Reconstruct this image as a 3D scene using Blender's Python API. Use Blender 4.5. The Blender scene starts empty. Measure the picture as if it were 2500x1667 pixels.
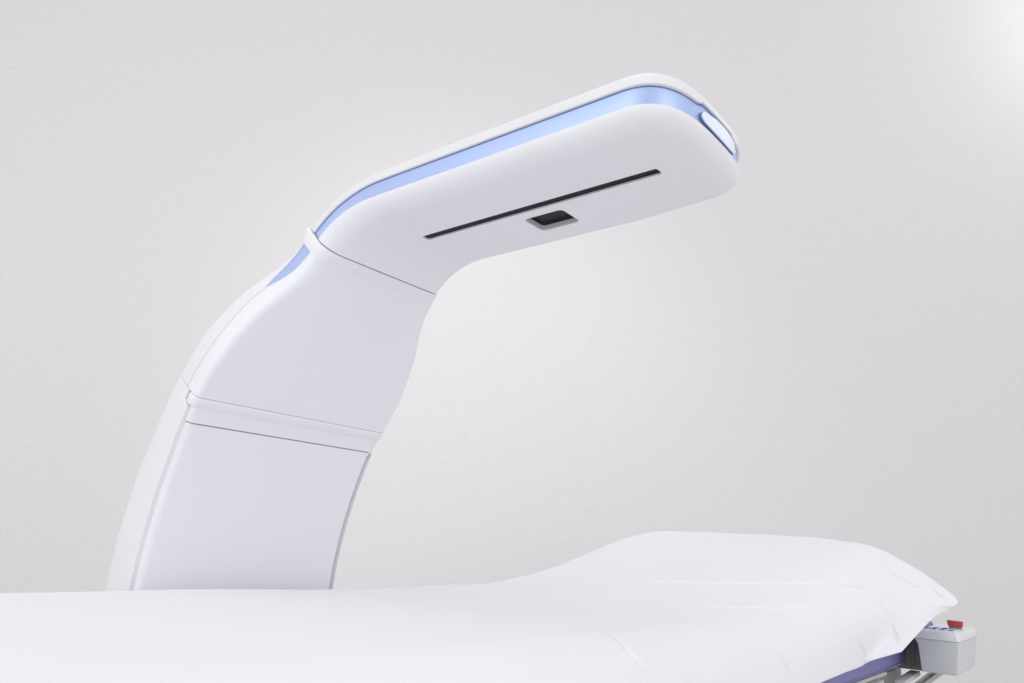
import bpy, bmesh, math, random
import numpy as np
from mathutils import Vector, Matrix

# ------------------------------------------------------------------ camera, world, lamps
sc = bpy.context.scene
COL = sc.collection
cam_d = bpy.data.cameras.new("camera")
cam = bpy.data.objects.new("camera", cam_d); COL.objects.link(cam)
cam_d.sensor_width = 36.0
cam_d.lens = 26.405
cam_d.clip_start = 0.02
cam_d.clip_end = 200
def unit(v): v = np.array(v, float); return v / np.linalg.norm(v)
# directions of the arm (X), the bed (Y) and up (Z), seen from the camera
Yd = unit((1520.0, -578.5, -1833.656)); Xd = -unit((-2350.0, -362.5, -1833.656)); Zd = np.cross(Xd, Yd)
M = np.array([Xd, Yd, Zd])
cam.matrix_world = Matrix([list(M[0]) + [0], list(M[1]) + [0], list(M[2]) + [0], [0, 0, 0, 1]])
sc.camera = cam

w = bpy.data.worlds.new("World"); sc.world = w; w.use_nodes = True
bg = w.node_tree.nodes['Background']
bg.inputs[0].default_value = (0.985, 0.98, 1.0, 1)
bg.inputs[1].default_value = 0.80

def area(name, loc, target, size, power, col=(1, 1, 1), sy=None, spread=180):
    l = bpy.data.lights.new(name, 'AREA'); l.energy = power; l.color = col
    l.shape = 'RECTANGLE'; l.size = size; l.size_y = sy or size; l.spread = math.radians(spread)
    o = bpy.data.objects.new(name, l); COL.objects.link(o); o.location = loc
    o.rotation_euler = (Vector(target) - Vector(loc)).to_track_quat('-Z', 'Y').to_euler()
    return o
area("side_softbox", (-1.6, -2.6, 1.0), (-1.3, 1.0, 0.1), 2.6, 33, (0.97, 0.985, 1.0))
area("front_softbox", (3.3, 0.5, 0.9), (-1.2, 1.2, 0.2), 2.4, 27, (0.98, 0.98, 1.0))
area("ceiling_softbox", (-0.6, 0.4, 3.0), (-1.0, 1.6, 0.0), 2.4, 8, (1, 1, 1))

sc.view_settings.view_transform = 'Standard'
sc.view_settings.look = 'None'
sc.view_settings.exposure = 0.13
sc.view_settings.gamma = 1.0

# ------------------------------------------------------------------ materials
def lin(r, g, b):
    f = lambda c: (c / 255 / 12.92) if c / 255 <= 0.04045 else ((c / 255 + 0.055) / 1.055) ** 2.4
    return (f(r), f(g), f(b), 1)
def mat(name, col, rough=0.4, metal=0.0, noise=None, bump=None, coat=0.0, spec=0.5, stretch=(1, 1, 1), vary=0.0, sheen=0.0):
    m = bpy.data.materials.new(name); m.use_nodes = True
    nt = m.node_tree; p = nt.nodes['Principled BSDF']
    p.inputs['Base Color'].default_value = col
    p.inputs['Roughness'].default_value = rough
    p.inputs['Metallic'].default_value = metal
    p.inputs['Coat Weight'].default_value = coat
    p.inputs['Specular IOR Level'].default_value = spec
    p.inputs['Sheen Weight'].default_value = sheen
    tc = nt.nodes.new('ShaderNodeTexCoord'); mp = nt.nodes.new('ShaderNodeMapping')
    mp.inputs['Scale'].default_value = stretch
    nt.links.new(tc.outputs['Object'], mp.inputs[0])
    if vary:
        n = nt.nodes.new('ShaderNodeTexNoise'); n.inputs['Scale'].default_value = noise or 6; n.inputs['Detail'].default_value = 5
        nt.links.new(mp.outputs[0], n.inputs['Vector'])
        mx = nt.nodes.new('ShaderNodeMix'); mx.data_type = 'RGBA'
        nt.links.new(n.outputs['Fac'], mx.inputs[0])
        mx.inputs[6].default_value = tuple(c * (1 - vary) for c in col[:3]) + (1,)
        mx.inputs[7].default_value = tuple(min(1, c * (1 + vary)) for c in col[:3]) + (1,)
        nt.links.new(mx.outputs[2], p.inputs['Base Color'])
    if bump:
        sc_, st, di = bump
        n = nt.nodes.new('ShaderNodeTexNoise'); n.inputs['Scale'].default_value = sc_; n.inputs['Detail'].default_value = 3
        nt.links.new(mp.outputs[0], n.inputs['Vector'])
        b = nt.nodes.new('ShaderNodeBump'); b.inputs['Strength'].default_value = st; b.inputs['Distance'].default_value = di
        nt.links.new(n.outputs['Fac'], b.inputs['Height']); nt.links.new(b.outputs[0], p.inputs['Normal'])
    return m

M_SHELL = mat("white_shell_plastic", (0.775, 0.785, 0.802, 1), 0.42, vary=0.012, noise=5, bump=(900, 0.04, 0.0006))
M_INNER = mat("satin_shell_plastic", (0.816, 0.820, 0.856, 1), 0.5, vary=0.012, noise=4, bump=(900, 0.05, 0.0006))
M_BLUE = mat("blue_metallic_paint", (0.445, 0.56, 0.86, 1), 0.36, metal=0.5, vary=0.05, noise=900, bump=(900, 0.35, 0.0009), coat=0.05)
M_BADGE = mat("pearl_badge_plastic", (0.82, 0.87, 0.97, 1), 0.5, metal=0.15, bump=(1300, 0.1, 0.0005))
M_BADGE_EDGE = mat("slate_blue_badge_edge", (0.13, 0.19, 0.38, 1), 0.35, metal=0.3, bump=(1300, 0.1, 0.0005))
M_DARK = mat("dark_gap_rubber", (0.02, 0.022, 0.03, 1), 0.6, vary=0.1, bump=(300, 0.1, 0.001))
M_SLOT = mat("navy_slot_window", (0.006, 0.008, 0.018, 1), 0.45, spec=0.15, vary=0.1, noise=20)
M_GLASS = mat("black_sensor_glass", (0.0012, 0.002, 0.003, 1), 0.2, spec=0.12, vary=0.2, noise=8)
M_GREYRIM = mat("grey_recess_plastic", (0.62, 0.62, 0.65, 1), 0.5, vary=0.02, bump=(700, 0.1, 0.0006))
M_EDGE_SHADE = mat("grey_edge_shade", (0.60, 0.605, 0.66, 1), 0.6, vary=0.03, noise=20, bump=(700, 0.1, 0.0006))  # shaded tone of the column's far edge as a base colour
M_MATT = mat("blue_vinyl_mattress", lin(112, 116, 168), 0.45, vary=0.05, noise=14, bump=(60, 0.35, 0.004), stretch=(1, 3, 0.25))
M_FRAME = mat("light_grey_metal_paint", (0.58, 0.58, 0.57, 1), 0.4, vary=0.05, noise=20, bump=(400, 0.1, 0.0006))
M_FRAMED = mat("dark_grey_metal_paint", (0.27, 0.275, 0.27, 1), 0.5, vary=0.1, noise=30, bump=(400, 0.1, 0.0006))
M_BOX = mat("pale_grey_abs_plastic", (0.65, 0.67, 0.695, 1), 0.45, vary=0.02, noise=15, bump=(900, 0.06, 0.0006))
M_BOXTOP = mat("white_abs_plastic", (0.78, 0.79, 0.82, 1), 0.4, vary=0.015, noise=15, bump=(900, 0.06, 0.0006))
M_KEYPAD = mat("white_keypad_print", (0.80, 0.82, 0.90, 1), 0.45, vary=0.02, noise=20)
M_KEY = mat("indigo_key_print", lin(84, 92, 160), 0.5, vary=0.05, noise=30)
M_RED = mat("red_switch_plastic", lin(186, 72, 70), 0.45, vary=0.06, noise=60, bump=(500, 0.1, 0.0006))

def sheet_mat():
    m = mat("white_cotton_sheet", (0.845, 0.847, 0.884, 1), 0.85, vary=0.012, noise=3, spec=0.15, sheen=0.1)
    nt = m.node_tree; p = nt.nodes['Principled BSDF']; tc = [n for n in nt.nodes if n.type == 'TEX_COORD'][0]
    w1 = nt.nodes.new('ShaderNodeTexWave'); w1.inputs['Scale'].default_value = 320; w1.bands_direction = 'X'
    w2 = nt.nodes.new('ShaderNodeTexWave'); w2.inputs['Scale'].default_value = 320; w2.bands_direction = 'Y'
    n = nt.nodes.new('ShaderNodeTexNoise'); n.inputs['Scale'].default_value = 40; n.inputs['Detail'].default_value = 6
    for q in (w1, w2, n): nt.links.new(tc.outputs['Object'], q.inputs['Vector'])
    a = nt.nodes.new('ShaderNodeMath'); a.operation = 'ADD'
    nt.links.new(w1.outputs['Fac'], a.inputs[0]); nt.links.new(w2.outputs['Fac'], a.inputs[1])
    b1 = nt.nodes.new('ShaderNodeBump'); b1.inputs['Strength'].default_value = 0.12; b1.inputs['Distance'].default_value = 0.0004
    nt.links.new(a.outputs[0], b1.inputs['Height'])
    b2 = nt.nodes.new('ShaderNodeBump'); b2.inputs['Strength'].default_value = 0.10; b2.inputs['Distance'].default_value = 0.006
    nt.links.new(n.outputs['Fac'], b2.inputs['Height']); nt.links.new(b1.outputs[0], b2.inputs['Normal'])
    nt.links.new(b2.outputs[0], p.inputs['Normal'])
    return m
M_SHEET = sheet_mat()

def wall_mat():
    m = bpy.data.materials.new("textured_wall_paint"); m.use_nodes = True
    nt = m.node_tree; p = nt.nodes['Principled BSDF']
    p.inputs['Roughness'].default_value = 0.62; p.inputs['Specular IOR Level'].default_value = 0.35
    tc = nt.nodes.new('ShaderNodeTexCoord'); mp = nt.nodes.new('ShaderNodeMapping')
    mp.inputs['Scale'].default_value = (1, 1, 2.8)
    nt.links.new(tc.outputs['Object'], mp.inputs[0])
    n = nt.nodes.new('ShaderNodeTexNoise'); n.inputs['Scale'].default_value = 45; n.inputs['Detail'].default_value = 6; n.inputs['Roughness'].default_value = 0.6
    nt.links.new(mp.outputs[0], n.inputs['Vector'])
    b = nt.nodes.new('ShaderNodeBump'); b.inputs['Strength'].default_value = 0.31; b.inputs['Distance'].default_value = 0.010
    nt.links.new(n.outputs['Fac'], b.inputs['Height']); nt.links.new(b.outputs[0], p.inputs['Normal'])
    n2 = nt.nodes.new('ShaderNodeTexNoise'); n2.inputs['Scale'].default_value = 0.9; n2.inputs['Detail'].default_value = 3
    nt.links.new(tc.outputs['Object'], n2.inputs['Vector'])
    mx = nt.nodes.new('ShaderNodeMix'); mx.data_type = 'RGBA'
    mx.inputs[6].default_value = (0.785, 0.766, 0.760, 1); mx.inputs[7].default_value = (0.785, 0.773, 0.784, 1)
    nt.links.new(n2.outputs['Fac'], mx.inputs[0]); nt.links.new(mx.outputs[2], p.inputs['Base Color'])
    return m
M_WALL = wall_mat()
M_FLOOR = mat("pale_vinyl_floor", (0.74, 0.73, 0.73, 1), 0.45, vary=0.06, noise=8, bump=(200, 0.1, 0.001))

# ------------------------------------------------------------------ object helpers
def obj(name, verts, faces, material, parent=None, smooth=35, label=None):
    me = bpy.data.meshes.new(name)
    me.from_pydata([tuple(map(float, v)) for v in verts], [], faces)
    me.update(); return link(name, me, material, parent, smooth, label)
def link(name, me, material, parent=None, smooth=35, label=None):
    me.materials.append(material)
    bm = bmesh.new(); bm.from_mesh(me)
    bmesh.ops.remove_doubles(bm, verts=bm.verts, dist=1e-6)
    bmesh.ops.recalc_face_normals(bm, faces=bm.faces)
    bm.to_mesh(me); bm.free()
    if smooth:
        me.shade_smooth()
        me.set_sharp_from_angle(angle=math.radians(smooth))
    o = bpy.data.objects.new(name, me); COL.objects.link(o)
    if parent: o.parent = parent
    if label: o['label'] = label
    return o
def thing(name, label, cat, loc=(0, 0, 0), group=None):
    o = bpy.data.objects.new(name, None); COL.objects.link(o); o.location = loc
    o['label'] = label; o['category'] = cat
    if group: o['group'] = group
    o.empty_display_size = 0.1
    return o
def keep(o, parent):                     # parent without moving
    o.parent = parent; o.matrix_parent_inverse = Matrix.Translation(parent.location).inverted()
    return o
def boxmesh(name, lo, hi, material, parent=None, bevel=0.004, seg=3, smooth=40):
    bm = bmesh.new(); bmesh.ops.create_cube(bm, size=1)
    for v in bm.verts:
        v.co = Vector([lo[i] + (v.co[i] + .5) * (hi[i] - lo[i]) for i in range(3)])
    if bevel: bmesh.ops.bevel(bm, geom=list(bm.edges), offset=bevel, segments=seg, profile=0.5, affect='EDGES')
    me = bpy.data.meshes.new(name); bm.to_mesh(me); bm.free()
    return link(name, me, material, parent, smooth)
def modapply(o):
    dg = bpy.context.evaluated_depsgraph_get()
    me = bpy.data.meshes.new_from_object(o.evaluated_get(dg)); o.modifiers.clear(); old = o.data; o.data = me
    return o

# ------------------------------------------------------------------ room
def setting(o): o['kind'] = 'structure'; return o
vd = unit((-0.61, 0.748, 0)); rt = np.array([vd[1], -vd[0], 0])
ang = math.radians(-9); LA, LZ = 4.35, 4.10
wn = math.cos(ang) * vd + math.sin(ang) * rt          # wall turned a little, nearer on the left
wt = np.array([wn[1], -wn[0], 0]); FL = -0.93
wc = vd * 4.3
wall = bpy.data.objects.new("wall", bpy.data.meshes.new("wall")); COL.objects.link(wall)
H = 7.0
vv = []
for a in (-9, 9):
    for d in (0, .2):
        for z in (FL, H): vv.append(wt * a + wn * d + np.array([0, 0, z]))
wall.data.from_pydata([tuple(v) for v in vv], [], [(0, 1, 5, 4), (2, 6, 7, 3), (0, 2, 3, 1), (4, 5, 7, 6), (1, 3, 7, 5), (0, 4, 6, 2)])
wall.location = wc; wall.data.materials.append(M_WALL); setting(wall)
# object coordinates aligned to the wall for its texture
R = Matrix([[wt[0], wn[0], 0], [wt[1], wn[1], 0], [0, 0, 1]])
wall.data.transform(R.inverted().to_4x4()); wall.rotation_euler = R.to_euler()
fl = obj("floor", [(-14, -14, FL - .004), (14, -14, FL - .004), (14, 14, FL - .004), (-14, 14, FL - .004)], [(0, 1, 2, 3)], M_FLOOR, smooth=0); setting(fl)

# lamp beside the top right of the frame: it lights the wall's upper right corner
def wall_pt(a, z, off): return tuple(wc + wt * a - wn * off + np.array([0, 0, z]))
pl = bpy.data.lights.new("corner_lamp", 'POINT'); pl.energy = 21; pl.shadow_soft_size = 0.12; pl.color = (0.95, 0.97, 1.0)
po = bpy.data.objects.new("corner_lamp", pl); COL.objects.link(po); po.location = wall_pt(LA, LZ, 1.10)
sp = bpy.data.lights.new("wall_wash", 'SPOT'); sp.energy = 115; sp.spot_size = math.radians(54); sp.spot_blend = 1.0; sp.shadow_soft_size = 0.5; sp.color = (1, 0.985, 0.985)
so = bpy.data.objects.new("wall_wash", sp); COL.objects.link(so); so.location = (-0.9, 0.3, 3.4)
so.rotation_euler = (Vector(wall_pt(-0.1, 0.7, 0)) - so.location).to_track_quat('-Z', 'Y').to_euler()

# ------------------------------------------------------------------ the arm's side profile (X, Z, half width)
YC = 1.07
PTS = [(-.40, .635, .17), (-.60, .635, .17), (-.80, .635, .17), (-1.00, .635, .17), (-1.10, .635, .17), (-1.15, .632, .17), (-1.20, .619, .17),
 (-1.235, .602, .17), (-1.264, .580, .17), (-1.298, .543, .172), (-1.323, .507, .19), (-1.350, .472, .214), (-1.381, .434, .236),
 (-1.424, .379, .258), (-1.456, .337, .266), (-1.487, .297, .269), (-1.516, .255, .27), (-1.545, .212, .269), (-1.571, .153, .268),
 (-1.596, .088, .268), (-1.618, .015, .268), (-1.634, -.056, .268), (-1.643, -.129, .268), (-1.65, -.3, .268), (-1.65, -.6, .268), (-1.65, -.925, .268)]
PTS = np.array(PTS)
def dense(I, n=24):
    out = []; Q = np.vstack([2 * I[0] - I[1], I, 2 * I[-1] - I[-2]])
    for k in range(1, len(Q) - 2):
        for j in range(n):
            t = j / n; a, b, c, d = Q[k - 1], Q[k], Q[k + 1], Q[k + 2]
            out.append(.5 * ((2 * b) + (c - a) * t + (2 * a - 5 * b + 4 * c - d) * t * t + (3 * b - 3 * c + d - a) * t ** 3))
    out.append(Q[-2]); return np.array(out)
DN = dense(PTS)
# smooth the traced profile a little
for _ in range(12):
    DN[1:-1] = .25 * DN[:-2] + .5 * DN[1:-1] + .25 * DN[2:]
for _ in range(500):
    DN[1:-1, 2] = .25 * DN[:-2, 2] + .5 * DN[1:-1, 2] + .25 * DN[2:, 2]
for _ in range(120):
    DN[1:-1, :2] = .25 * DN[:-2, :2] + .5 * DN[1:-1, :2] + .25 * DN[2:, :2]
TT = np.gradient(DN[:, :2], axis=0); TT /= np.linalg.norm(TT, axis=1)[:, None]
for _ in range(40): TT[1:-1] = .25 * TT[:-2] + .5 * TT[1:-1] + .25 * TT[2:]
TT /= np.linalg.norm(TT, axis=1)[:, None]
SS = np.r_[0, np.cumsum(np.linalg.norm(np.diff(DN[:, :2], axis=0), axis=1))] - 0.70     # s = 0 where the flat part ends
def path(s):
    x = np.interp(s, SS, DN[:, 0]); z = np.interp(s, SS, DN[:, 1]); wd = np.interp(s, SS, DN[:, 2])
    tx = np.interp(s, SS, TT[:, 0]); tz = np.interp(s, SS, TT[:, 1])
    return x, z, wd, tz, -tx
def F(s, y, t):
    x, z, wd, nx, nz = path(s)
    if y > 0:                     # the far edge is rounded more tightly than the near one
        i = wd - y; k = .7 * float(np.interp(s, [-.56, -.42, .30, .40], [0, 1, 1, 0]))
        if 0 < i < .16: y += k * i * (1 - i / .16)
        y += .015 * float(np.interp(s, [.02, .16, .22, .30], [0, 1, 1, 0])) * max(0, min(1, y / wd))
    return (x + nx * t, YC + y, z + nz * t)
S_MAX = SS[-1]

def solid(name, loops, material, parent, smooth=35, tip=False, closed=None, label=None):
    """loops: list of arrays [(s, halfwidth, t)...] with the same length; near side and mirrored far side,
    stacked bottom to top, caps on both ends -> one closed solid"""
    n = len(loops[0]); V = []; Fc = []
    NY = 6
    idx = []
    for L in loops:
        row = []
        for (s, hw, t) in L:
            row.append((len(V), len(V) + 1)); V.append(F(s, -hw, t)); V.append(F(s, hw, t))
        idx.append(row)
    for a, b in zip(idx, idx[1:]):
        for k in range(n - 1):
            for side in (0, 1):
                q = [a[k][side], a[k + 1][side], b[k + 1][side], b[k][side]]
                Fc.append(q if side == 0 else q[::-1])
    for row, L, fl_ in ((idx[0], loops[0], 0), (idx[-1], loops[-1], 1)):       # lids, split across the width
        grid = []
        for k in range(n):
            s, hw, t = L[k]; g = [row[k][0]]
            for j in range(1, NY):
                V.append(F(s, -hw + 2 * hw * j / NY, t)); g.append(len(V) - 1)
            g.append(row[k][1]); grid.append(g)
        for k in range(n - 1):
            for j in range(NY):
                q = [grid[k][j], grid[k][j + 1], grid[k + 1][j + 1], grid[k + 1][j]]
                Fc.append(q if fl_ else q[::-1])
        if fl_ == 0: g0, gl = grid[0], grid[-1]
        else: h0, hl = grid[0], grid[-1]
    ring = [r[0][0] for r in idx][1:-1], [r[0][1] for r in idx][1:-1]
    Fc.append(g0 + ring[1] + h0[::-1] + ring[0][::-1])
    if not tip:
        ring = [r[-1][0] for r in idx][1:-1], [r[-1][1] for r in idx][1:-1]
        Fc.append((gl + ring[1] + hl[::-1] + ring[0][::-1])[::-1])
    return obj(name, V, Fc, material, parent, smooth, label)

scanner = thing("medical_scanner", "white curved scanner arm with a blue stripe, rising behind the bed", "medical scanner", (-1.7, YC, FL))
def P(o): return keep(o, scanner)

# ---- head: plan outline with a rounded, slightly bowed tip
S_J = 0.175                       # joint between head and neck
XT = -0.4545                      # tip
def head_outline(d, dt=None):
    """near side (s, half width), from the joint to the tip, inset by d"""
    out = []
    a = 0.10 - d * 0.8; b = 0.17 - d; xt = XT - d
    s_c = -(xt - a + 1.10)        # s where the corner starts
    for s in np.linspace(S_J, 0.02, 22): out.append((s, b))
    for s in np.linspace(0.0, s_c, 12)[:-1]: out.append((s, b))
    for th in np.linspace(0, math.pi / 2, 34):
        y = b * math.cos(th) ** (2 / 3.0) if th < math.pi / 2 - 1e-6 else 0.0
        x = xt - a + a * math.sin(th) ** (2 / 3.0)
        out.append((-(x + 1.10), y))
    return out
def loop(d, t):
    return [(s, h, t(s, h) if callable(t) else t) for s, h in head_outline(d)]
def bb(s):                        # blue band lower edge follows the bend a little higher
    return float(np.interp(s, [-.2, 0.02, 0.1, 0.2], [.030, .031, .037, .039]))
# lower shell: deep soft edge round the underside
Ls = []
for i in range(11):
    a = i / 10 * math.pi / 2
    Ls.append(loop(0.052 * (1 - math.sin(a)), lambda s, h, a=a: bb(s) * (1 - math.cos(a))))
Ls.append(loop(0.006, lambda s, h: bb(s) - 0.0004))
head_low = solid("underside_shell", Ls, M_INNER, None, 35, tip=True)
def notch(s, h):                  # the upper shell is cut away a little over the badge
    if s > -0.60: return 0.0
    f = (0.072 - h) / 0.012
    return 0.0062 * max(0.0, min(1.0, f)) * (1.0 if f >= 1 else f)
band_t = lambda s, h: 0.0625 + notch(s, h)
band = solid("blue_band", [loop(0.0032, lambda s, h: bb(s)), loop(0.0026, lambda s, h: bb(s) + 0.0015), loop(0.0026, lambda s, h: 0.069)], M_BLUE, None, 30, tip=True)
Lu = [loop(0.0045, lambda s, h: band_t(s, h) + 0.0010), loop(-0.0006, lambda s, h: band_t(s, h) + 0.0014), loop(-0.0020, lambda s, h: band_t(s, h) + 0.0026)]
Lu.append(loop(-0.0018, lambda s, h: 0.076))
for i in range(1, 10):
    a = i / 9 * math.pi / 2
    Lu.append(loop(-0.0015 + 0.055 * (1 - math.cos(a)), lambda s, h, a=a: 0.078 + 0.022 * math.sin(a)))
head_up = solid("upper_shell", Lu, M_SHELL, None, 35, tip=True)

# openings in the underside, cut into the shell with real depth
def rounded_prism(lo, hi, r, z0, z1, seg=6):
    pts = []
    for cx, cy, a0 in ((hi[0] - r, hi[1] - r, 0), (lo[0] + r, hi[1] - r, 90), (lo[0] + r, lo[1] + r, 180), (hi[0] - r, lo[1] + r, 270)):
        for k in range(seg + 1):
            a = math.radians(a0 + 90 * k / seg); pts.append((cx + r * math.cos(a), cy + r * math.sin(a)))
    n = len(pts)
    V = [(x, y, z0) for x, y in pts] + [(x, y, z1) for x, y in pts]
    Fc = [list(range(n))[::-1], list(range(n, 2 * n))] + [[i, (i + 1) % n, n + (i + 1) % n, n + i] for i in range(n)]
    return V, Fc
ZU = 0.635
SLOT = ((-1.129, 1.0505), (-0.558, 1.0735)); WIN = ((-0.885, 1.0985), (-0.7895, 1.166))
for (lo, hi), r, dep in ((SLOT, .006, .006), (WIN, .011, .0135)):
    V, Fc = rounded_prism(lo, hi, r, ZU - .02, ZU + dep)
    c = obj("cutter", V, Fc, M_INNER, None, 0)
    md = head_low.modifiers.new("b", 'BOOLEAN'); md.operation = 'DIFFERENCE'; md.object = c; md.solver = 'EXACT'
    modapply(head_low)
    bpy.data.objects.remove(c)
head_low.data.shade_smooth(); head_low.data.set_sharp_from_angle(angle=math.radians(32))
groove = solid("band_groove", [loop(0.0023, lambda s, h: band_t(s, h) - 0.0013), loop(0.0023, lambda s, h: band_t(s, h) + 0.0014)], M_BADGE_EDGE, None, 30, tip=True)
P(head_low); P(band); P(groove); P(head_up)
def plate(name, lo, hi, r, z0, z1, m, parent=None):
    V, Fc = rounded_prism(lo, hi, r, z0, z1); return obj(name, V, Fc, m, parent, 0)
def frame_ring(name, lo, hi, r, wth, z0, z1, m):
    V1, _ = rounded_prism(lo, hi, r, z0, z1); n = len(V1) // 2
    V2, _ = rounded_prism((lo[0] + wth, lo[1] + wth), (hi[0] - wth, hi[1] - wth), max(r - wth, .001), z0, z1)
    V = V1 + V2; Fc = []
    for i in range(n):
        j = (i + 1) % n
        Fc += [[i, j, 2 * n + j, 2 * n + i], [n + i, 3 * n + i, 3 * n + j, n + j], [i, n + i, n + j, j], [2 * n + i, 2 * n + j, 3 * n + j, 3 * n + i]]
    return obj(name, V, Fc, m, None, 0)
P(plate("slot_window", (SLOT[0][0] + .0005, SLOT[0][1] + .0005), (SLOT[1][0] - .0005, SLOT[1][1] - .0005), .0055, ZU + .0035, ZU + .0058, M_SLOT))
P(plate("sensor_window", (WIN[0][0] + .001, WIN[0][1] + .001), (WIN[1][0] - .001, WIN[1][1] - .001), .010, ZU + .0115, ZU + .0133, M_GLASS))
P(frame_ring("window_rim", (WIN[0][0] + .0003, WIN[0][1] + .0003), (WIN[1][0] - .0003, WIN[1][1] - .0003), .0107, .0012, ZU + .0006, ZU + .0113, M_GREYRIM))
P(frame_ring("slot_rim", (SLOT[0][0] + .0002, SLOT[0][1] + .0002), (SLOT[1][0] - .0002, SLOT[1][1] - .0002), .0058, .0008, ZU + .0004, ZU + .0034, M_GREYRIM))

# raised badge on the tip of the blue band
def tip_x(y, d=0.0022):
    a = 0.10 - d * 0.8; b = 0.17 - d; u = min(0.999, abs(y - YC) / b)
    return (XT - d) - a + a * (1 - u ** 3.0) ** (1 / 3.0)
BD = [(1.0035, .6780), (1.0055, .6835), (1.0100, .6872), (1.0165, .6890), (1.03, .6912), (1.05, .6945), (1.075, .6965), (1.10, .6955), (1.12, .6925),
      (1.132, .6885), (1.1375, .6830), (1.1385, .6765), (1.1365, .6710), (1.1300, .6675), (1.115, .6665), (1.09, .6668), (1.06, .6674), (1.035, .6680),
      (1.020, .6686), (1.0115, .6705), (1.0060, .6735)]
def badge(name, inset_list, m, label=None):
    c = np.mean(BD, axis=0); V = []; Fc = []; n = len(BD)
    for ins, off in inset_list:
        for (y, z) in BD:
            y2 = c[0] + (y - c[0]) * (1 - ins / 0.067); z2 = c[1] + (z - c[1]) * (1 - ins / 0.0135)
            V.append((tip_x(y2) + off, y2, z2))
    for k in range(len(inset_list) - 1):
        for i in range(n): Fc.append([k * n + i, k * n + (i + 1) % n, (k + 1) * n + (i + 1) % n, (k + 1) * n + i])
    for base in (0, (len(inset_list) - 1) * n):
        for i in range(n // 2 + 0):
            a, b = i, i + 1; cidx, d = n - 1 - i, n - 2 - i
            if b < d: Fc.append([base + (a if a == 0 else a), base + b, base + d, base + cidx])
    return obj(name, V, Fc, m, None, 30, label)
badge_edge = P(badge("badge_edge", [(0.0, -0.0005), (0.0, 0.0042), (0.0006, 0.0046)], M_BADGE_EDGE))
P(badge("badge", [(0.0008, 0.004), (0.0004, 0.0060), (0.0006, 0.0066), (0.0011, 0.0069)], M_BADGE, "pearly raised nameplate on the tip"))

# ---- section based pieces (collar, core, ridge): closed rings swept along s
def ring_piece(name, stations, m, smooth=35, t0=0.0):
    """stations: (s, grow side, grow under, grow top, T)"""
    V = []; Fc = []; n = 0
    for (s, gs, gu, gt, T, rx, ry) in stations:
        wd = path(s)[2]; hw = wd + gs; lo = -gu; hi = T + gt; pts = []
        for k in range(9):
            a = k / 8 * math.pi / 2
            pts.append((-hw + rx * (1 - math.sin(a)), lo + ry * (1 - math.cos(a))))     # underside -> side
        r2 = 0.022
        for k in range(9):
            a = k / 8 * math.pi / 2
            pts.append((-hw + r2 * (1 - math.cos(a)), hi - r2 * (1 - math.sin(a))))
        full = pts + [(-y, t) for y, t in pts[::-1]]
        n = len(full)
        for y, t in full: V.append(F(s, y, t))
    for k in range(len(stations) - 1):
        for i in range(n): Fc.append([k * n + i, k * n + (i + 1) % n, (k + 1) * n + (i + 1) % n, (k + 1) * n + i])
    Fc.append(list(range(n))[::-1]); Fc.append(list(range((len(stations) - 1) * n, len(stations) * n)))
    return P(obj(name, V, Fc, m, None, smooth))
def Tn(s): return float(np.interp(s, [.0, .18, .21, .26, .33, .40, .47, .58, .645, .74, .81, .88, 1.2], [.1, .092, .090, .096, .098, .102, .107, .107, .109, .117, .123, .127, .128]))
ring_piece("joint_gap", [(S_J - .004, -.006, -.006, -.006, .096, .045, .030), (S_J + .012, -.006, -.006, -.006, .096, .045, .030)], M_DARK)
ring_piece("collar", [(.1772, -.002, -.002, .001, .094, .046, .032), (.1775, .0010, .0012, .010, .094, .046, .032), (.1790, .0022, .0024, .012, .094, .046, .032), (.184, .0030, .0031, .012, .093, .044, .032),
                      (.192, .0028, .0028, .008, .092, .042, .030), (.199, .0018, .0018, .004, .091, .040, .028), (.2035, .0006, .0006, .002, .090, .038, .028), (.2045, -.002, -.002, -.002, .090, .036, .028)], M_INNER, 40)

# ---- neck: front shell, back shell, blue inlay that runs out to a point, seam behind it
S_N0, S_N1 = .2030, .5765
def frx(s): return float(np.interp(s, [.18, .26, .34, .6], [.040, .026, .018, .014]))
def lens(s):
    q = min(1.0, max(0.0, (s - .200) / .1165))
    lo = .0345 + .0177 * q ** 2.2; hi = .0715 - .0168 * q ** 3.5
    sm = float(np.interp(s, [.3165, .38, .44, .58], [.0525, .0515, .0485, .0480]))
    if s >= .3165: return sm - .0005, sm + .0005
    return lo, hi
SN = np.unique(np.r_[np.linspace(S_N0, .3165, 40), np.linspace(.3165, .3185, 4), np.linspace(.3185, S_N1, 50)])
def npath(d, tf): return [(s, path(s)[2] - (d(s) if callable(d) else d), tf(s)) for s in SN]
L = []
for i in range(9):
    a = i / 8 * math.pi / 2
    L.append(npath(lambda s, a=a: frx(s) * (1 - math.sin(a)), lambda s, a=a: min(.016, frx(s)) * (1 - math.cos(a))))
L.append(npath(0.0, lambda s: lens(s)[0] - .0015)); L.append(npath(0.0006, lambda s: lens(s)[0])); L.append(npath(0.010, lambda s: lens(s)[0]))
P(solid("neck_front_shell", L, M_INNER, None, 35))
L = [npath(0.010, lambda s: lens(s)[1]), npath(0.0003, lambda s: lens(s)[1]), npath(-0.0008, lambda s: lens(s)[1] + .0015)]
for i in range(9):
    a = i / 8 * math.pi / 2
    L.append(npath(lambda s, a=a: .030 * (1 - math.cos(a)), lambda s, a=a: Tn(s) - .016 + .016 * math.sin(a)))
P(solid("neck_back_shell", L, M_SHELL, None, 35))
SB = np.linspace(.2045, .322, 30)
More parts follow.
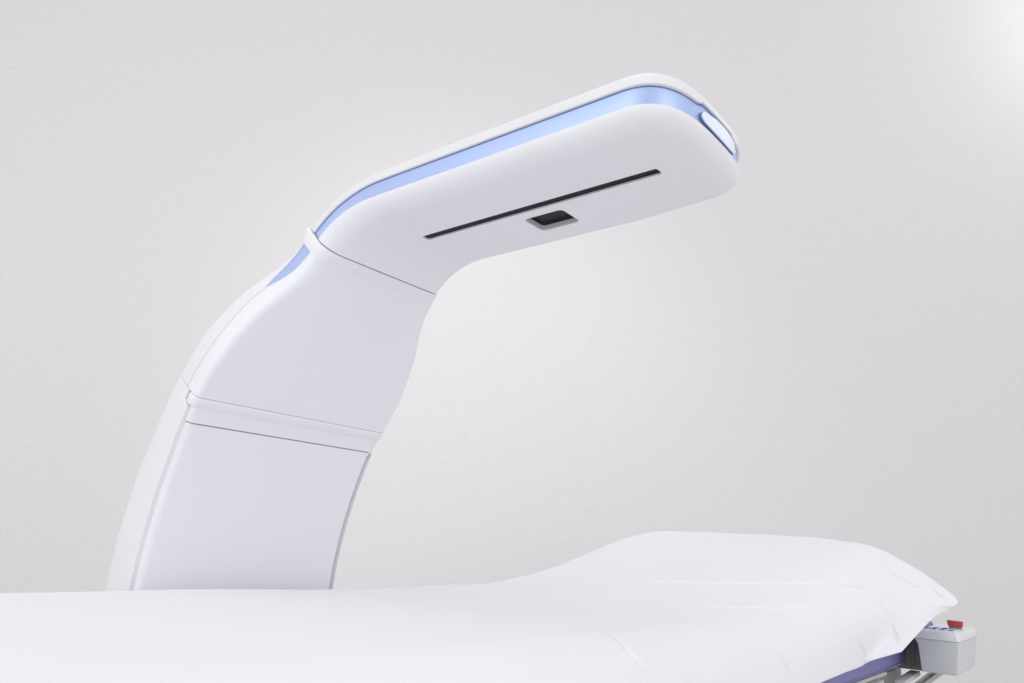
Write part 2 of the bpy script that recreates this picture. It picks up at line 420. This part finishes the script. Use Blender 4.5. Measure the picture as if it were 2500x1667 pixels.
P(solid("blue_inlay", [[(s, path(s)[2] - .0025, t(s)) for s in SB] for t in (lambda s: lens(s)[0] - .003, lambda s: lens(s)[1] + .003)], M_BLUE, None, 35))
SBk = np.linspace(.3225, S_N1 - .002, 30)
P(solid("seam_core", [[(s, path(s)[2] - .0022, t(s)) for s in SBk] for t in (lambda s: lens(s)[0] - .004, lambda s: lens(s)[1] + .004)], M_GREYRIM, None, 35))

# ---- ridge between neck and column, recessed strip and dark gap under it
def band_piece(name, s0, s1, d, tb, m, rr=.012, n=10, back=True):
    S_ = np.linspace(s0, s1, n)
    L = []
    for i in range(7):
        a = i / 6 * math.pi / 2
        L.append([(s, path(s)[2] - d - rr * (1 - math.sin(a)), tb + rr * (1 - math.cos(a))) for s in S_])
    L.append([(s, path(s)[2] - d, Tn(s) - .018) for s in S_])
    for i in range(1, 8):
        a = i / 7 * math.pi / 2
        L.append([(s, path(s)[2] - d - .03 * (1 - math.cos(a)), Tn(s) - .018 + .016 * math.sin(a)) for s in S_])
    return P(solid(name, L, m, None, 40))
band_piece("knuckle_strip", .5775, .6380, .0088, .0012, M_INNER)
ridge_st = []
for s, g in ((.5772, -.003), (.5778, .0012), (.5800, .0022), (.5835, .0026), (.590, .0021), (.596, .0013), (.6005, .0002), (.6015, -.003)):
    ridge_st.append((s, g))
V = []; Fc = []; n = 0
for s, g in ridge_st:
    wd = path(s)[2] + g * .7; pts = []
    for k in range(9):
        a = k / 8 * math.pi / 2; pts.append((-wd + .016 * (1 - math.sin(a)), -g + .016 * (1 - math.cos(a))))
    pts.append((-wd + .001, .024))
    full = pts + [(-y, t) for y, t in pts[::-1]]; n = len(full)
    for y, t in full: V.append(F(s, y, t))
for k in range(len(ridge_st) - 1):
    for i in range(n): Fc.append([k * n + i, k * n + (i + 1) % n, (k + 1) * n + (i + 1) % n, (k + 1) * n + i])
Fc.append(list(range(n))[::-1]); Fc.append(list(range((len(ridge_st) - 1) * n, len(ridge_st) * n)))
P(obj("ridge", V, Fc, M_INNER, None, 40))
band_piece("column_gap", .636, .6405, .009, .0055, M_DARK, n=3)

# ---- column: inner panel with soft edges, back shell standing proud beside it
S_C0 = .6388
SC = np.r_[np.linspace(S_C0 - .0012, 1.05, 60), np.linspace(1.07, S_MAX, 10)]
def cpath(d, tf): return [(s, path(s)[2] - (d(s) if callable(d) else d), tf(s)) for s in SC]
SP = np.r_[S_C0 + .0016, SC[SC > S_C0 + .002]]
L = []
for i in range(10):
    a = i / 9 * math.pi / 2
    L.append([(s, path(s)[2] - .0088 - .020 * (1 - math.sin(a)), .019 * (1 - math.cos(a))) for s in SP])
L.append([(s, path(s)[2] - .0088, .036) for s in SP])
P(solid("column_front_panel", L, M_INNER, None, 35))
SK = np.r_[np.linspace(.5772, S_C0 - .004, 14), SC]
def kpath(d, tf): return [(s, path(s)[2] - (d(s) if callable(d) else d), tf(s)) for s in SK]
lip = lambda s: float(np.interp(s, [.5772, .600, .606, .642, .68], [.036, .034, .012, .011, .011]))
L = [kpath(.0125, lambda s: .037), kpath(.0118, lambda s: lip(s) + .0008), kpath(.0110, lip), kpath(.002, lambda s: lip(s)), kpath(.0004, lambda s: lip(s) + .0012), kpath(.0, lambda s: lip(s) + .004), kpath(-.0006, lambda s: .05)]
for i in range(9):
    a = i / 8 * math.pi / 2
    L.append(kpath(lambda s, a=a: -.0006 + .030 * (1 - math.cos(a)), lambda s, a=a: Tn(s) - .018 + .018 * math.sin(a)))
P(solid("column_back_shell", L, M_SHELL, None, 35))
V = []; Fc = []                            # added grey strip: shade down the panel's far edge, put into the colour
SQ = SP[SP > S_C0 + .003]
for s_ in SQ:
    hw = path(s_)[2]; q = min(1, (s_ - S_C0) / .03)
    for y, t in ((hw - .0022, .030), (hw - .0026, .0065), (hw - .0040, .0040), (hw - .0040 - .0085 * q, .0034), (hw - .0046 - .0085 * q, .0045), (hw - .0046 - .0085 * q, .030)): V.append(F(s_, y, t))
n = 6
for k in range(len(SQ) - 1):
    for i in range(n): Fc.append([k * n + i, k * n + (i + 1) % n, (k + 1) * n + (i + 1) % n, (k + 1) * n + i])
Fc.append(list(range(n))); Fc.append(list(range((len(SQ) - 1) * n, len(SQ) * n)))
P(obj("edge_shade", V, Fc, M_EDGE_SHADE, None, 40))
P(boxmesh("base", (-1.95, YC - .33, FL), (-1.55, YC + .33, FL + .09), M_SHELL, None, .02, 4))

# ------------------------------------------------------------------ bed
bed = thing("examination_bed", "low examination bed with a thin blue mattress under the white sheet", "bed", (-1.08, 1.3, FL))
def B(o): return keep(o, bed)
# mattress: flat, with a raised wedge at the head end
def mattress():
    prof = [(-.12, -.150), (1.70, -.150), (2.05, -.150), (2.40, -.150), (2.735, -.150)]
    V = []; Fc = []
    x0, x1 = -1.55, -.628; zb = -.318; n = 0
    ys = np.linspace(-.12, 2.94, 130)
    for y in ys:
        e = min(1, min(y + .12, 2.94 - y) / .02); e = math.sqrt(max(0, 1 - (1 - e) ** 2)); ins = .015 * (1 - e)
        pk = .0016 * math.sin(y * 210) * (.5 + .5 * math.sin(y * 17)) if y < 2.7 else 0
        ring = [(x0 + ins, zb + .02), (x0 + .02, zb + ins), (x1 - .02, zb + ins), (x1 - .004 - ins, zb + .006), (x1 - ins, zb + .012),
                (x1 - ins - .002, zb + .0145), (x1 - ins, zb + .017), (x1 + .002 + pk - ins, zb + .05), (x1 + .002 + pk - ins, -.225), (x1 - .012 - ins, -.192), (x1 - .04, -.176 - ins), (x0 + .03, -.160 - ins), (x0 + ins, -.17)]
        n = len(ring)
        for x, z in ring: V.append((x, y, z))
    for k in range(len(ys) - 1):
        for i in range(n): Fc.append([k * n + i, k * n + (i + 1) % n, (k + 1) * n + (i + 1) % n, (k + 1) * n + i])
    Fc.append(list(range(n))); Fc.append(list(range((len(ys) - 1) * n, len(ys) * n)))
    return obj("mattress", V, Fc, M_MATT, None, 45)
B(mattress())
def wedge():
    V = []; Fc = []; ys = np.linspace(1.70, 2.66, 30); x0, x1 = -1.50, -.70; n = 0
    for y in ys:
        top = np.interp(y, [1.70, 2.07, 2.31, 2.55, 2.66], [-.149, -.118, -.075, -.02, .01])
        ring = [(x0, -.149), (x0, top - .01), (x0 + .03, top), (x1 - .03, top), (x1, top - .02), (x1, -.149)]; n = len(ring)
        for x, z in ring: V.append((x, y, max(z, -.149 + .0005)))
    for k in range(len(ys) - 1):
        for i in range(n): Fc.append([k * n + i, k * n + (i + 1) % n, (k + 1) * n + (i + 1) % n, (k + 1) * n + i])
    Fc.append(list(range(n))); Fc.append(list(range((len(ys) - 1) * n, len(ys) * n)))
    return obj("head_wedge", V, Fc, M_MATT, None, 40)
B(wedge())
B(boxmesh("head_cushion", (-1.50, 2.82, -.215), (-.556, 3.05, -.174), M_MATT, None, .014, 4))
# frame rails, cross bars, pedestal
B(boxmesh("side_rail", (-.665, -.1, -.372), (-.625, 2.62, -.332), M_FRAME, None, .004))
B(boxmesh("side_rail", (-1.53, -.1, -.372), (-1.49, 2.62, -.332), M_FRAME, None, .004))
B(boxmesh("bed_deck", (-1.52, -.1, -.331), (-.64, 2.72, -.3185), M_FRAME, None, .002, 1))
B(boxmesh("cross_bar", (-1.49, 2.50, -.372), (-.665, 2.56, -.335), M_FRAME, None, .004))
B(boxmesh("cross_bar", (-1.49, .2, -.372), (-.665, .26, -.335), M_FRAME, None, .004))
B(boxmesh("pedestal", (-1.35, .7, FL + .08), (-.82, 1.9, -.372), M_FRAME, None, .02))
B(boxmesh("floor_plate", (-1.45, .3, FL), (-.72, 2.4, FL + .08), M_FRAME, None, .02))
B(boxmesh("underframe", (-1.46, -.05, -.47), (-.665, 3.03, -.3325), M_FRAMED, None, .008))
for k in range(5): B(boxmesh("rib", (-.628 + k * .0125, 2.9415, -.318), (-.623 + k * .0125, 2.9445, -.225), M_FRAMED, None, .001, 1))
# end bracket and arm that carry the control box
B(boxmesh("end_bracket", (-.66, 2.945, -.330), (-.575, 3.00, -.205), M_FRAMED, None, .004))
def strut(name, a, b, wth, hgt, m):
    a, b = Vector(a), Vector(b); d = (b - a); L_ = d.length; q = d.to_track_quat('X', 'Z')
    bm = bmesh.new(); bmesh.ops.create_cube(bm, size=1)
    for v in bm.verts: v.co = Vector((v.co.x * L_, v.co.y * wth, v.co.z * hgt))
    bmesh.ops.bevel(bm, geom=list(bm.edges), offset=.002, segments=2, profile=.5, affect='EDGES')
    bmesh.ops.transform(bm, matrix=Matrix.Translation((a + b) / 2) @ q.to_matrix().to_4x4(), verts=bm.verts)
    me = bpy.data.meshes.new(name); bm.to_mesh(me); bm.free()
    return B(link(name, me, m, None, 40))
strut("support_arm", (-.535, 2.98, -.322), (-.80, 2.90, -.55), .10, .014, M_FRAME)
strut("hinge_bar", (-.60, 2.70, -.345), (-.60, 2.92, -.335), .03, .014, M_FRAME)

# control box with a rounded lid, keypad and red switch
bx0, bx1, by0, by1 = -.572, -.4465, 2.80, 3.15
def taper_box():
    V = []; Fc = []
    def ring(z, ins, r):
        pts = []
        for cx, cy, a0 in ((bx1 - ins - r, by1 - ins - r, 0), (bx0 + r, by1 - ins - r, 90), (bx0 + r, by0 + ins + r, 180), (bx1 - ins - r, by0 + ins + r, 270)):
            for k in range(6):
                a = math.radians(a0 + 90 * k / 5); pts.append((cx + r * math.cos(a), cy + r * math.sin(a), z))
        return pts
    rings = [ring(-.219, .0, .004), ring(-.232, .0015, .004), ring(-.306, .012, .004), ring(-.3125, .013, .004), ring(-.3165, .017, .004), ring(-.3175, .022, .004)]
    # scooped rear edge towards the bracket
    n = len(rings[0])
    for i, r in enumerate(rings):
        for (x, y, z) in r: V.append((x + ((0, .009, .012, .012, .012, .012)[i] if x < bx0 + .02 else 0), y, z))
    for k in range(len(rings) - 1):
        for i in range(n): Fc.append([k * n + i, k * n + (i + 1) % n, (k + 1) * n + (i + 1) % n, (k + 1) * n + i])
    Fc.append(list(range(n))); Fc.append(list(range((len(rings) - 1) * n, len(rings) * n)))
    return obj("control_box", V, Fc, M_BOX, None, 40)
box = taper_box(); keep(box, bed)
def on_box(o):
    o.parent = box; o.matrix_parent_inverse = Matrix.Translation(bed.location).inverted() @ Matrix.Identity(4)
    o.matrix_parent_inverse = (bed_mat @ box.matrix_parent_inverse @ Matrix.Identity(4)).inverted() if False else Matrix.Identity(4)
    return o
def lid():
    V = []; Fc = []; rings = []
    def ring(z, ins, r):
        pts = []
        for cx, cy, a0 in ((bx1 - ins - r, by1 - ins - r, 0), (bx0 - .012 + ins + r, by1 - ins - r, 90), (bx0 - .012 + ins + r, by0 + ins + r, 180), (bx1 - ins - r, by0 + ins + r, 270)):
            for k in range(8):
                a = math.radians(a0 + 90 * k / 7); pts.append((cx + r * math.cos(a), cy + r * math.sin(a), z))
        return pts
    rings.append(ring(-.2182, .001, .006)); rings.append(ring(-.2175, -.0012, .007)); rings.append(ring(-.209, -.0016, .009))
    for k in range(1, 8):
        a = k / 7 * math.pi / 2
        rings.append(ring(-.207 + .018 * math.sin(a), -.0016 + .016 * (1 - math.cos(a)), .012))
    n = len(rings[0])
    for r in rings: V += r
    for k in range(len(rings) - 1):
        for i in range(n): Fc.append([k * n + i, k * n + (i + 1) % n, (k + 1) * n + (i + 1) % n, (k + 1) * n + i])
    Fc.append(list(range(n))); Fc.append(list(range((len(rings) - 1) * n, len(rings) * n)))
    return obj("lid", V, Fc, M_BOXTOP, None, 40)
lid_o = on_box(lid())
ZT = -.189
def ellipse_key(cx, cy, rx, ry, z, h=.0012, n=14, rot=0):
    V = []; Fc = []
    for zz, k in ((z - .0004, 1.0), (z + h * .7, 1.0), (z + h, .85)):
        for i in range(n):
            a = 2 * math.pi * i / n; c, s = math.copysign(abs(math.cos(a)) ** .6, math.cos(a)), math.copysign(abs(math.sin(a)) ** .6, math.sin(a))
            V.append((cx + rx * k * c, cy + ry * k * s, zz))
    for k in range(2):
        for i in range(n): Fc.append([k * n + i, k * n + (i + 1) % n, (k + 1) * n + (i + 1) % n, (k + 1) * n + i])
    Fc.append(list(range(n))); Fc.append(list(range(2 * n, 3 * n)))
    return V, Fc
on_box(boxmesh("keypad", (-.566, 2.822, ZT - .0002), (-.459, 2.965, ZT + .0008), M_KEYPAD, None, .0006, 2))
for cx, cy, rx, ry in [(-.474, 2.838, .0085, .006), (-.474, 2.866, .0085, .006), (-.498, 2.836, .0085, .0075), (-.498, 2.868, .0085, .0075), (-.500, 2.900, .0085, .0085), (-.502, 2.93, .0085, .006), (-.522, 2.834, .0095, .0042), (-.522, 2.856, .0045, .0055),
                       (-.534, 2.856, .0045, .0055), (-.524, 2.882, .0095, .0060), (-.524, 2.912, .0095, .0060), (-.544, 2.834, .008, .0035), (-.548, 2.868, .0075, .0055), (-.548, 2.90, .0075, .006)]:
    V, Fc = ellipse_key(cx, cy, rx, ry, ZT + .0008); on_box(obj("key", V, Fc, M_KEY, None, 30))
on_box(boxmesh("switch_stem", (-.492, 2.925, ZT - .001), (-.458, 2.953, ZT + .007), M_FRAMED, None, .002, 2))
def switch():
    bm = bmesh.new(); bmesh.ops.create_cube(bm, size=1)
    for v in bm.verts:
        k = 1.0 if v.co.z > 0 else .86
        v.co = Vector((-.4745 + v.co.x * .0455 * k, 2.94 + v.co.y * .026 * k, ZT + .0165 + v.co.z * .0195 - v.co.x * .0015))
    bmesh.ops.bevel(bm, geom=list(bm.edges), offset=.0032, segments=3, profile=.5, affect='EDGES')
    me = bpy.data.meshes.new("red_switch"); bm.to_mesh(me); bm.free()
    return link("red_switch", me, M_RED, None, 40)
on_box(switch())

# ------------------------------------------------------------------ the sheet
#SHEET_BEGIN
KY = np.array([-.12, 1.45, 1.73, 2.07, 2.31, 2.52, 2.70])
flat_near = [(-.74, -.132), (-.69, -.137), (-.650, -.152), (-.622, -.176), (-.608, -.205), (-.602, -.235), (-.600, -.268), (-.598, -.300)]
K0 = [(-1.59, -.36), (-1.585, -.25), (-1.578, -.150), (-1.555, -.131), (-1.50, -.128), (-1.36, -.127), (-1.10, -.127), (-.90, -.129)] + flat_near
K2 = [(-1.59, -.36), (-1.585, -.24), (-1.578, -.142), (-1.555, -.125), (-1.50, -.121), (-1.36, -.119), (-1.10, -.118), (-.90, -.120)] + [(-.75, -.125), (-.69, -.134), (-.652, -.152), (-.626, -.176), (-.611, -.202), (-.604, -.230), (-.600, -.256), (-.599, -.282)]
K3 = [(-1.60, -.33), (-1.595, -.20), (-1.583, -.110), (-1.555, -.095), (-1.49, -.088), (-1.36, -.084), (-1.10, -.082), (-.92, -.083)] + [(-.77, -.090), (-.69, -.105), (-.645, -.130), (-.620, -.160), (-.608, -.190), (-.603, -.216), (-.601, -.242), (-.601, -.2685)]
K4 = [(-1.60, -.29), (-1.595, -.15), (-1.583, -.064), (-1.555, -.048), (-1.48, -.036), (-1.36, -.029), (-1.10, -.026), (-.93, -.027)] + [(-.78, -.036), (-.69, -.055), (-.635, -.090), (-.600, -.130), (-.588, -.165), (-.588, -.200), (-.594, -.232), (-.600, -.2625)]
K5 = [(-1.60, -.24), (-1.595, -.10), (-1.583, -.012), (-1.555, .008), (-1.47, .027), (-1.36, .035), (-1.10, .036), (-.94, .035)] + [(-.78, .027), (-.69, .008), (-.625, -.033, 2.53), (-.572, -.085, 2.55), (-.538, -.130, 2.57), (-.543, -.170, 2.50), (-.562, -.215, 2.40), (-.588, -.2535, 2.31)]
K6 = [(-1.62, -.20), (-1.61, -.06), (-1.59, .025), (-1.555, .047), (-1.46, .070), (-1.364, .079), (-1.10, .080), (-.95, .079)] + [(-.80, .075), (-.669, .060, 2.72), (-.585, .017, 2.77), (-.500, -.046, 2.82), (-.449, -.1035, 2.85), (-.487, -.140, 2.71), (-.516, -.194, 2.55), (-.535, -.2320, 2.45)]
KEYS = []
for K, y in zip([K0, K0, K2, K3, K4, K5, K6], KY): KEYS.append([(q[0], q[1], q[2] if len(q) > 2 else y) for q in K])
KEYS = np.array(KEYS)
def resample(c, n, dens=None):
    c = np.array(c, float)
    # catmull-rom then even by length
    Q = np.vstack([2 * c[0] - c[1], c, 2 * c[-1] - c[-2]]); out = []; par = []
    for k in range(1, len(Q) - 2):
        for j in range(12):
            t = j / 12; a, b, d, e = Q[k - 1], Q[k], Q[k + 1], Q[k + 2]
            out.append(.5 * ((2 * b) + (d - a) * t + (2 * a - 5 * b + 4 * d - e) * t * t + (3 * b - 3 * d + e - a) * t ** 3)); par.append(k - 1 + t)
    out.append(c[-1]); par.append(len(c) - 1)
    return np.array(out), np.array(par)
PAR_DENS = None
def sheet_grid(ys, nu):
    """smooth sheet without folds: array (len(ys), nu, 3)"""
    c0, par = resample(KEYS[3], 2)
    L_ = np.r_[0, np.cumsum(np.linalg.norm(np.diff(c0[:, :2], axis=0), axis=1))]
    u = np.interp(np.linspace(0, L_[-1], nu), L_, par)           # same parameters for every row
    curves = []
    for K in KEYS:
        c, p = resample(K, 2); curves.append(np.stack([np.interp(u, p, c[:, q]) for q in range(3)], 1))
    curves = np.array(curves); G = np.zeros((len(ys), nu, 3))
    # monotone cubic (PCHIP-like) in Y
    h = np.diff(KY)[:, None, None]; dl = np.diff(curves, axis=0) / h
    m = np.zeros_like(curves); m[0] = dl[0]; m[-1] = dl[-1]
    for k in range(1, len(KY) - 1):
        s = dl[k - 1] * dl[k]; m[k] = np.where(s > 0, 2 * dl[k - 1] * dl[k] / (dl[k - 1] + dl[k] + 1e-12 * np.sign(dl[k])), 0)
    for i, y in enumerate(ys):
        k = int(np.clip(np.searchsorted(KY, y) - 1, 0, len(KY) - 2)); hh = KY[k + 1] - KY[k]; t = (y - KY[k]) / hh
        c = (2 * t ** 3 - 3 * t * t + 1) * curves[k] + (t ** 3 - 2 * t * t + t) * hh * m[k] + (-2 * t ** 3 + 3 * t * t) * curves[k + 1] + (t ** 3 - t * t) * hh * m[k + 1]
        G[i, :, 0] = c[:, 0]; G[i, :, 2] = c[:, 1]; G[i, :, 1] = c[:, 2]
    return G
#SHEET_END
CREASES = [
 ([(-1.475, 2.051, -0.090), (-1.404, 2.041, -0.089), (-1.337, 2.041, -0.088), (-1.279, 2.051, -0.086), (-1.222, 2.056, -0.085), (-1.164, 2.051, -0.085), (-1.115, 2.051, -0.085), (-1.013, 2.070, -0.082), (-0.921, 2.094, -0.079), (-0.853, 2.137, -0.073), (-0.793, 2.181, -0.067), (-0.735, 2.229, -0.063), (-0.682, 2.301, -0.061), (-0.647, 2.368, -0.064), (-0.614, 2.450, -0.069), (-0.598, 2.459, -0.085), (-0.587, 2.468, -0.095)], 0.004114, 0.0042, 0.001728),
 ([(-0.587, 2.468, -0.095), (-0.577, 2.457, -0.115), (-0.568, 2.458, -0.132), (-0.558, 2.462, -0.160), (-0.548, 2.462, -0.190), (-0.545, 2.459, -0.201), (-0.541, 2.457, -0.215)], 0.00374, 0.0042, 0.00144),
 ([(-0.934, 1.719, -0.120), (-0.855, 1.757, -0.120), (-0.782, 1.801, -0.119), (-0.744, 1.854, -0.118), (-0.706, 1.921, -0.117), (-0.675, 2.012, -0.117), (-0.647, 2.132, -0.120)], 0.002244, 0.0042, 0.001152),
 ([(-0.647, 2.132, -0.120), (-0.639, 2.142, -0.124), (-0.632, 2.146, -0.130), (-0.625, 2.156, -0.136), (-0.619, 2.160, -0.144), (-0.614, 2.160, -0.152), (-0.608, 2.164, -0.164)], 0.00561, 0.0042, 0.00144),
 ([(-0.690, 2.616, 0.036), (-0.655, 2.619, 0.020), (-0.617, 2.635, -0.005), (-0.594, 2.651, -0.019), (-0.567, 2.677, -0.036), (-0.541, 2.697, -0.057), (-0.517, 2.737, -0.067)], 0.00561, 0.0042, 0.00216),
 ([(-0.725, 1.175, -0.133), (-0.688, 1.142, -0.137), (-0.668, 1.132, -0.144), (-0.647, 1.122, -0.154), (-0.633, 1.127, -0.164), (-0.619, 1.132, -0.180), (-0.611, 1.146, -0.196)], 0.005236, 0.0042, 0.00216),
 ([(-0.691, 1.685, -0.135), (-0.675, 1.676, -0.140), (-0.665, 1.676, -0.145), (-0.652, 1.671, -0.152), (-0.642, 1.676, -0.159), (-0.633, 1.685, -0.167), (-0.623, 1.695, -0.180), (-0.617, 1.700, -0.190), (-0.611, 1.714, -0.202), (-0.607, 1.724, -0.215), (-0.605, 1.733, -0.225), (-0.602, 1.748, -0.238), (-0.601, 1.762, -0.246)], 0.005984, 0.0042, 0.00216),
 ([(-0.594, 2.239, -0.200), (-0.594, 2.256, -0.209), (-0.593, 2.277, -0.218), (-0.594, 2.296, -0.228), (-0.596, 2.314, -0.242), (-0.596, 2.315, -0.247), (-0.589, 2.310, -0.254)], 0.003366, 0.0042, 0.001152),
 ([(-0.499, 2.774, -0.070), (-0.491, 2.781, -0.078), (-0.484, 2.787, -0.086), (-0.475, 2.800, -0.093), (-0.467, 2.798, -0.107)], 0.00561, 0.0042, 0.00144),
]
def gridnormals(G):
    du = np.gradient(G, axis=1); dv = np.gradient(G, axis=0); n = np.cross(dv, du)
    n /= np.linalg.norm(n, axis=2)[..., None] + 1e-12
    return n
def make_sheet():
    rng = np.random.RandomState(7)
    ys = np.r_[np.linspace(-.12, .3, 30)[:-1], np.linspace(.3, 2.70, 820)]; nu = 500
    G = sheet_grid(ys, nu); N = gridnormals(G)
    if N[len(ys) // 2, nu // 2, 2] < 0: N = -N
    X, Y, Z = G[..., 0], G[..., 1], G[..., 2]
    D = np.zeros(X.shape)
    # broad unevenness of cloth over foam
    for _ in range(26):
        k = rng.uniform(4, 26); a = rng.uniform(0, math.pi); ph = rng.uniform(0, 6.28)
        D += .0050 / k * np.sin(k * (math.cos(a) * X + math.sin(a) * Y + .6 * Z) + ph + 1.2 * np.sin(2.1 * Y + ph))
    # soft diagonal tension folds on the near drape
    dr = np.clip((X + .74) / .10, 0, 1)
    for _ in range(14):
        k = rng.uniform(14, 46); ph = rng.uniform(0, 6.28); sl = rng.uniform(-1.6, -.5)
        D += dr * .016 / k * np.sin(k * (Y + sl * (Z + .15)) + ph) * np.exp(-((Y - rng.uniform(.8, 2.7)) / .5) ** 2)
    # narrow creases
    for pts, amp, sig, step in CREASES:
        pts = np.array(pts, float); lo = pts.min(0) - .09; hi = pts.max(0) + .09
        msk = (X > lo[0]) & (X < hi[0]) & (Y > lo[1]) & (Y < hi[1]) & (Z > lo[2]) & (Z < hi[2])
        Q = G[msk]; best = np.full(len(Q), 9.); sgn = np.zeros(len(Q)); tt = np.zeros(len(Q)); Nn = N[msk]
        tot = len(pts) - 1
        for i in range(tot):
            a, b = pts[i], pts[i + 1]; ab = b - a; t = np.clip(((Q - a) @ ab) / (ab @ ab), 0, 1)
            v = Q - (a + t[:, None] * ab); d = np.linalg.norm(v, axis=1)
            s = np.sign(np.einsum('ij,ij->i', np.cross(Nn, np.broadcast_to(ab, Nn.shape)), v))
            up = d < best; best = np.where(up, d, best); sgn = np.where(up, s, sgn); tt = np.where(up, (i + t) / tot, tt)
        fade = np.clip(np.minimum(tt, 1 - tt) * 6, 0, 1)
        sd = best * sgn
        prof = -1.5 * amp * np.exp(-(sd / (.75 * sig)) ** 2) + .12 * amp * np.exp(-((sd - 2.0 * sig) / (1.3 * sig)) ** 2) + .35 * step * np.exp(-np.abs(sd) / .035) * np.tanh(sd / (1.2 * sig))
        D[msk] += prof * fade
    # hem wobble and small tucks at the head end
    yy = np.broadcast_to(ys[:, None], X.shape); e = np.clip((yy - 2.55) / .15, 0, 1) ** 2
    D *= np.where(Z < -.15, .6, 1)
    D += e * .0009 * np.sin(31 * X + 22 * Z)
    G2 = G + N * D[..., None]
    uu = np.linspace(0, 1, nu)[None, :]
    G2[..., 1] += e * (.004 * np.sin(7 * uu * math.pi) - .045 * np.exp(-((Z + .113) / .0055) ** 2) * (X > -.6))
    nr = len(ys); V = G2.reshape(-1, 3)
    i = np.arange(nr - 1)[:, None] * nu + np.arange(nu - 1)[None, :]
    Fc = np.stack([i, i + 1, i + nu + 1, i + nu], -1).reshape(-1, 4)
    me = bpy.data.meshes.new("bed_sheet"); me.from_pydata(V.tolist(), [], Fc.tolist()); me.update()
    me.materials.append(M_SHEET); me.shade_smooth()
    o = bpy.data.objects.new("bed_sheet", me); COL.objects.link(o)
    md = o.modifiers.new("thickness", 'SOLIDIFY'); md.thickness = .0016; md.offset = 0
    o['label'] = "white cotton sheet draped over the bed and its raised head end"; o['category'] = "sheet"
    return o
make_sheet()
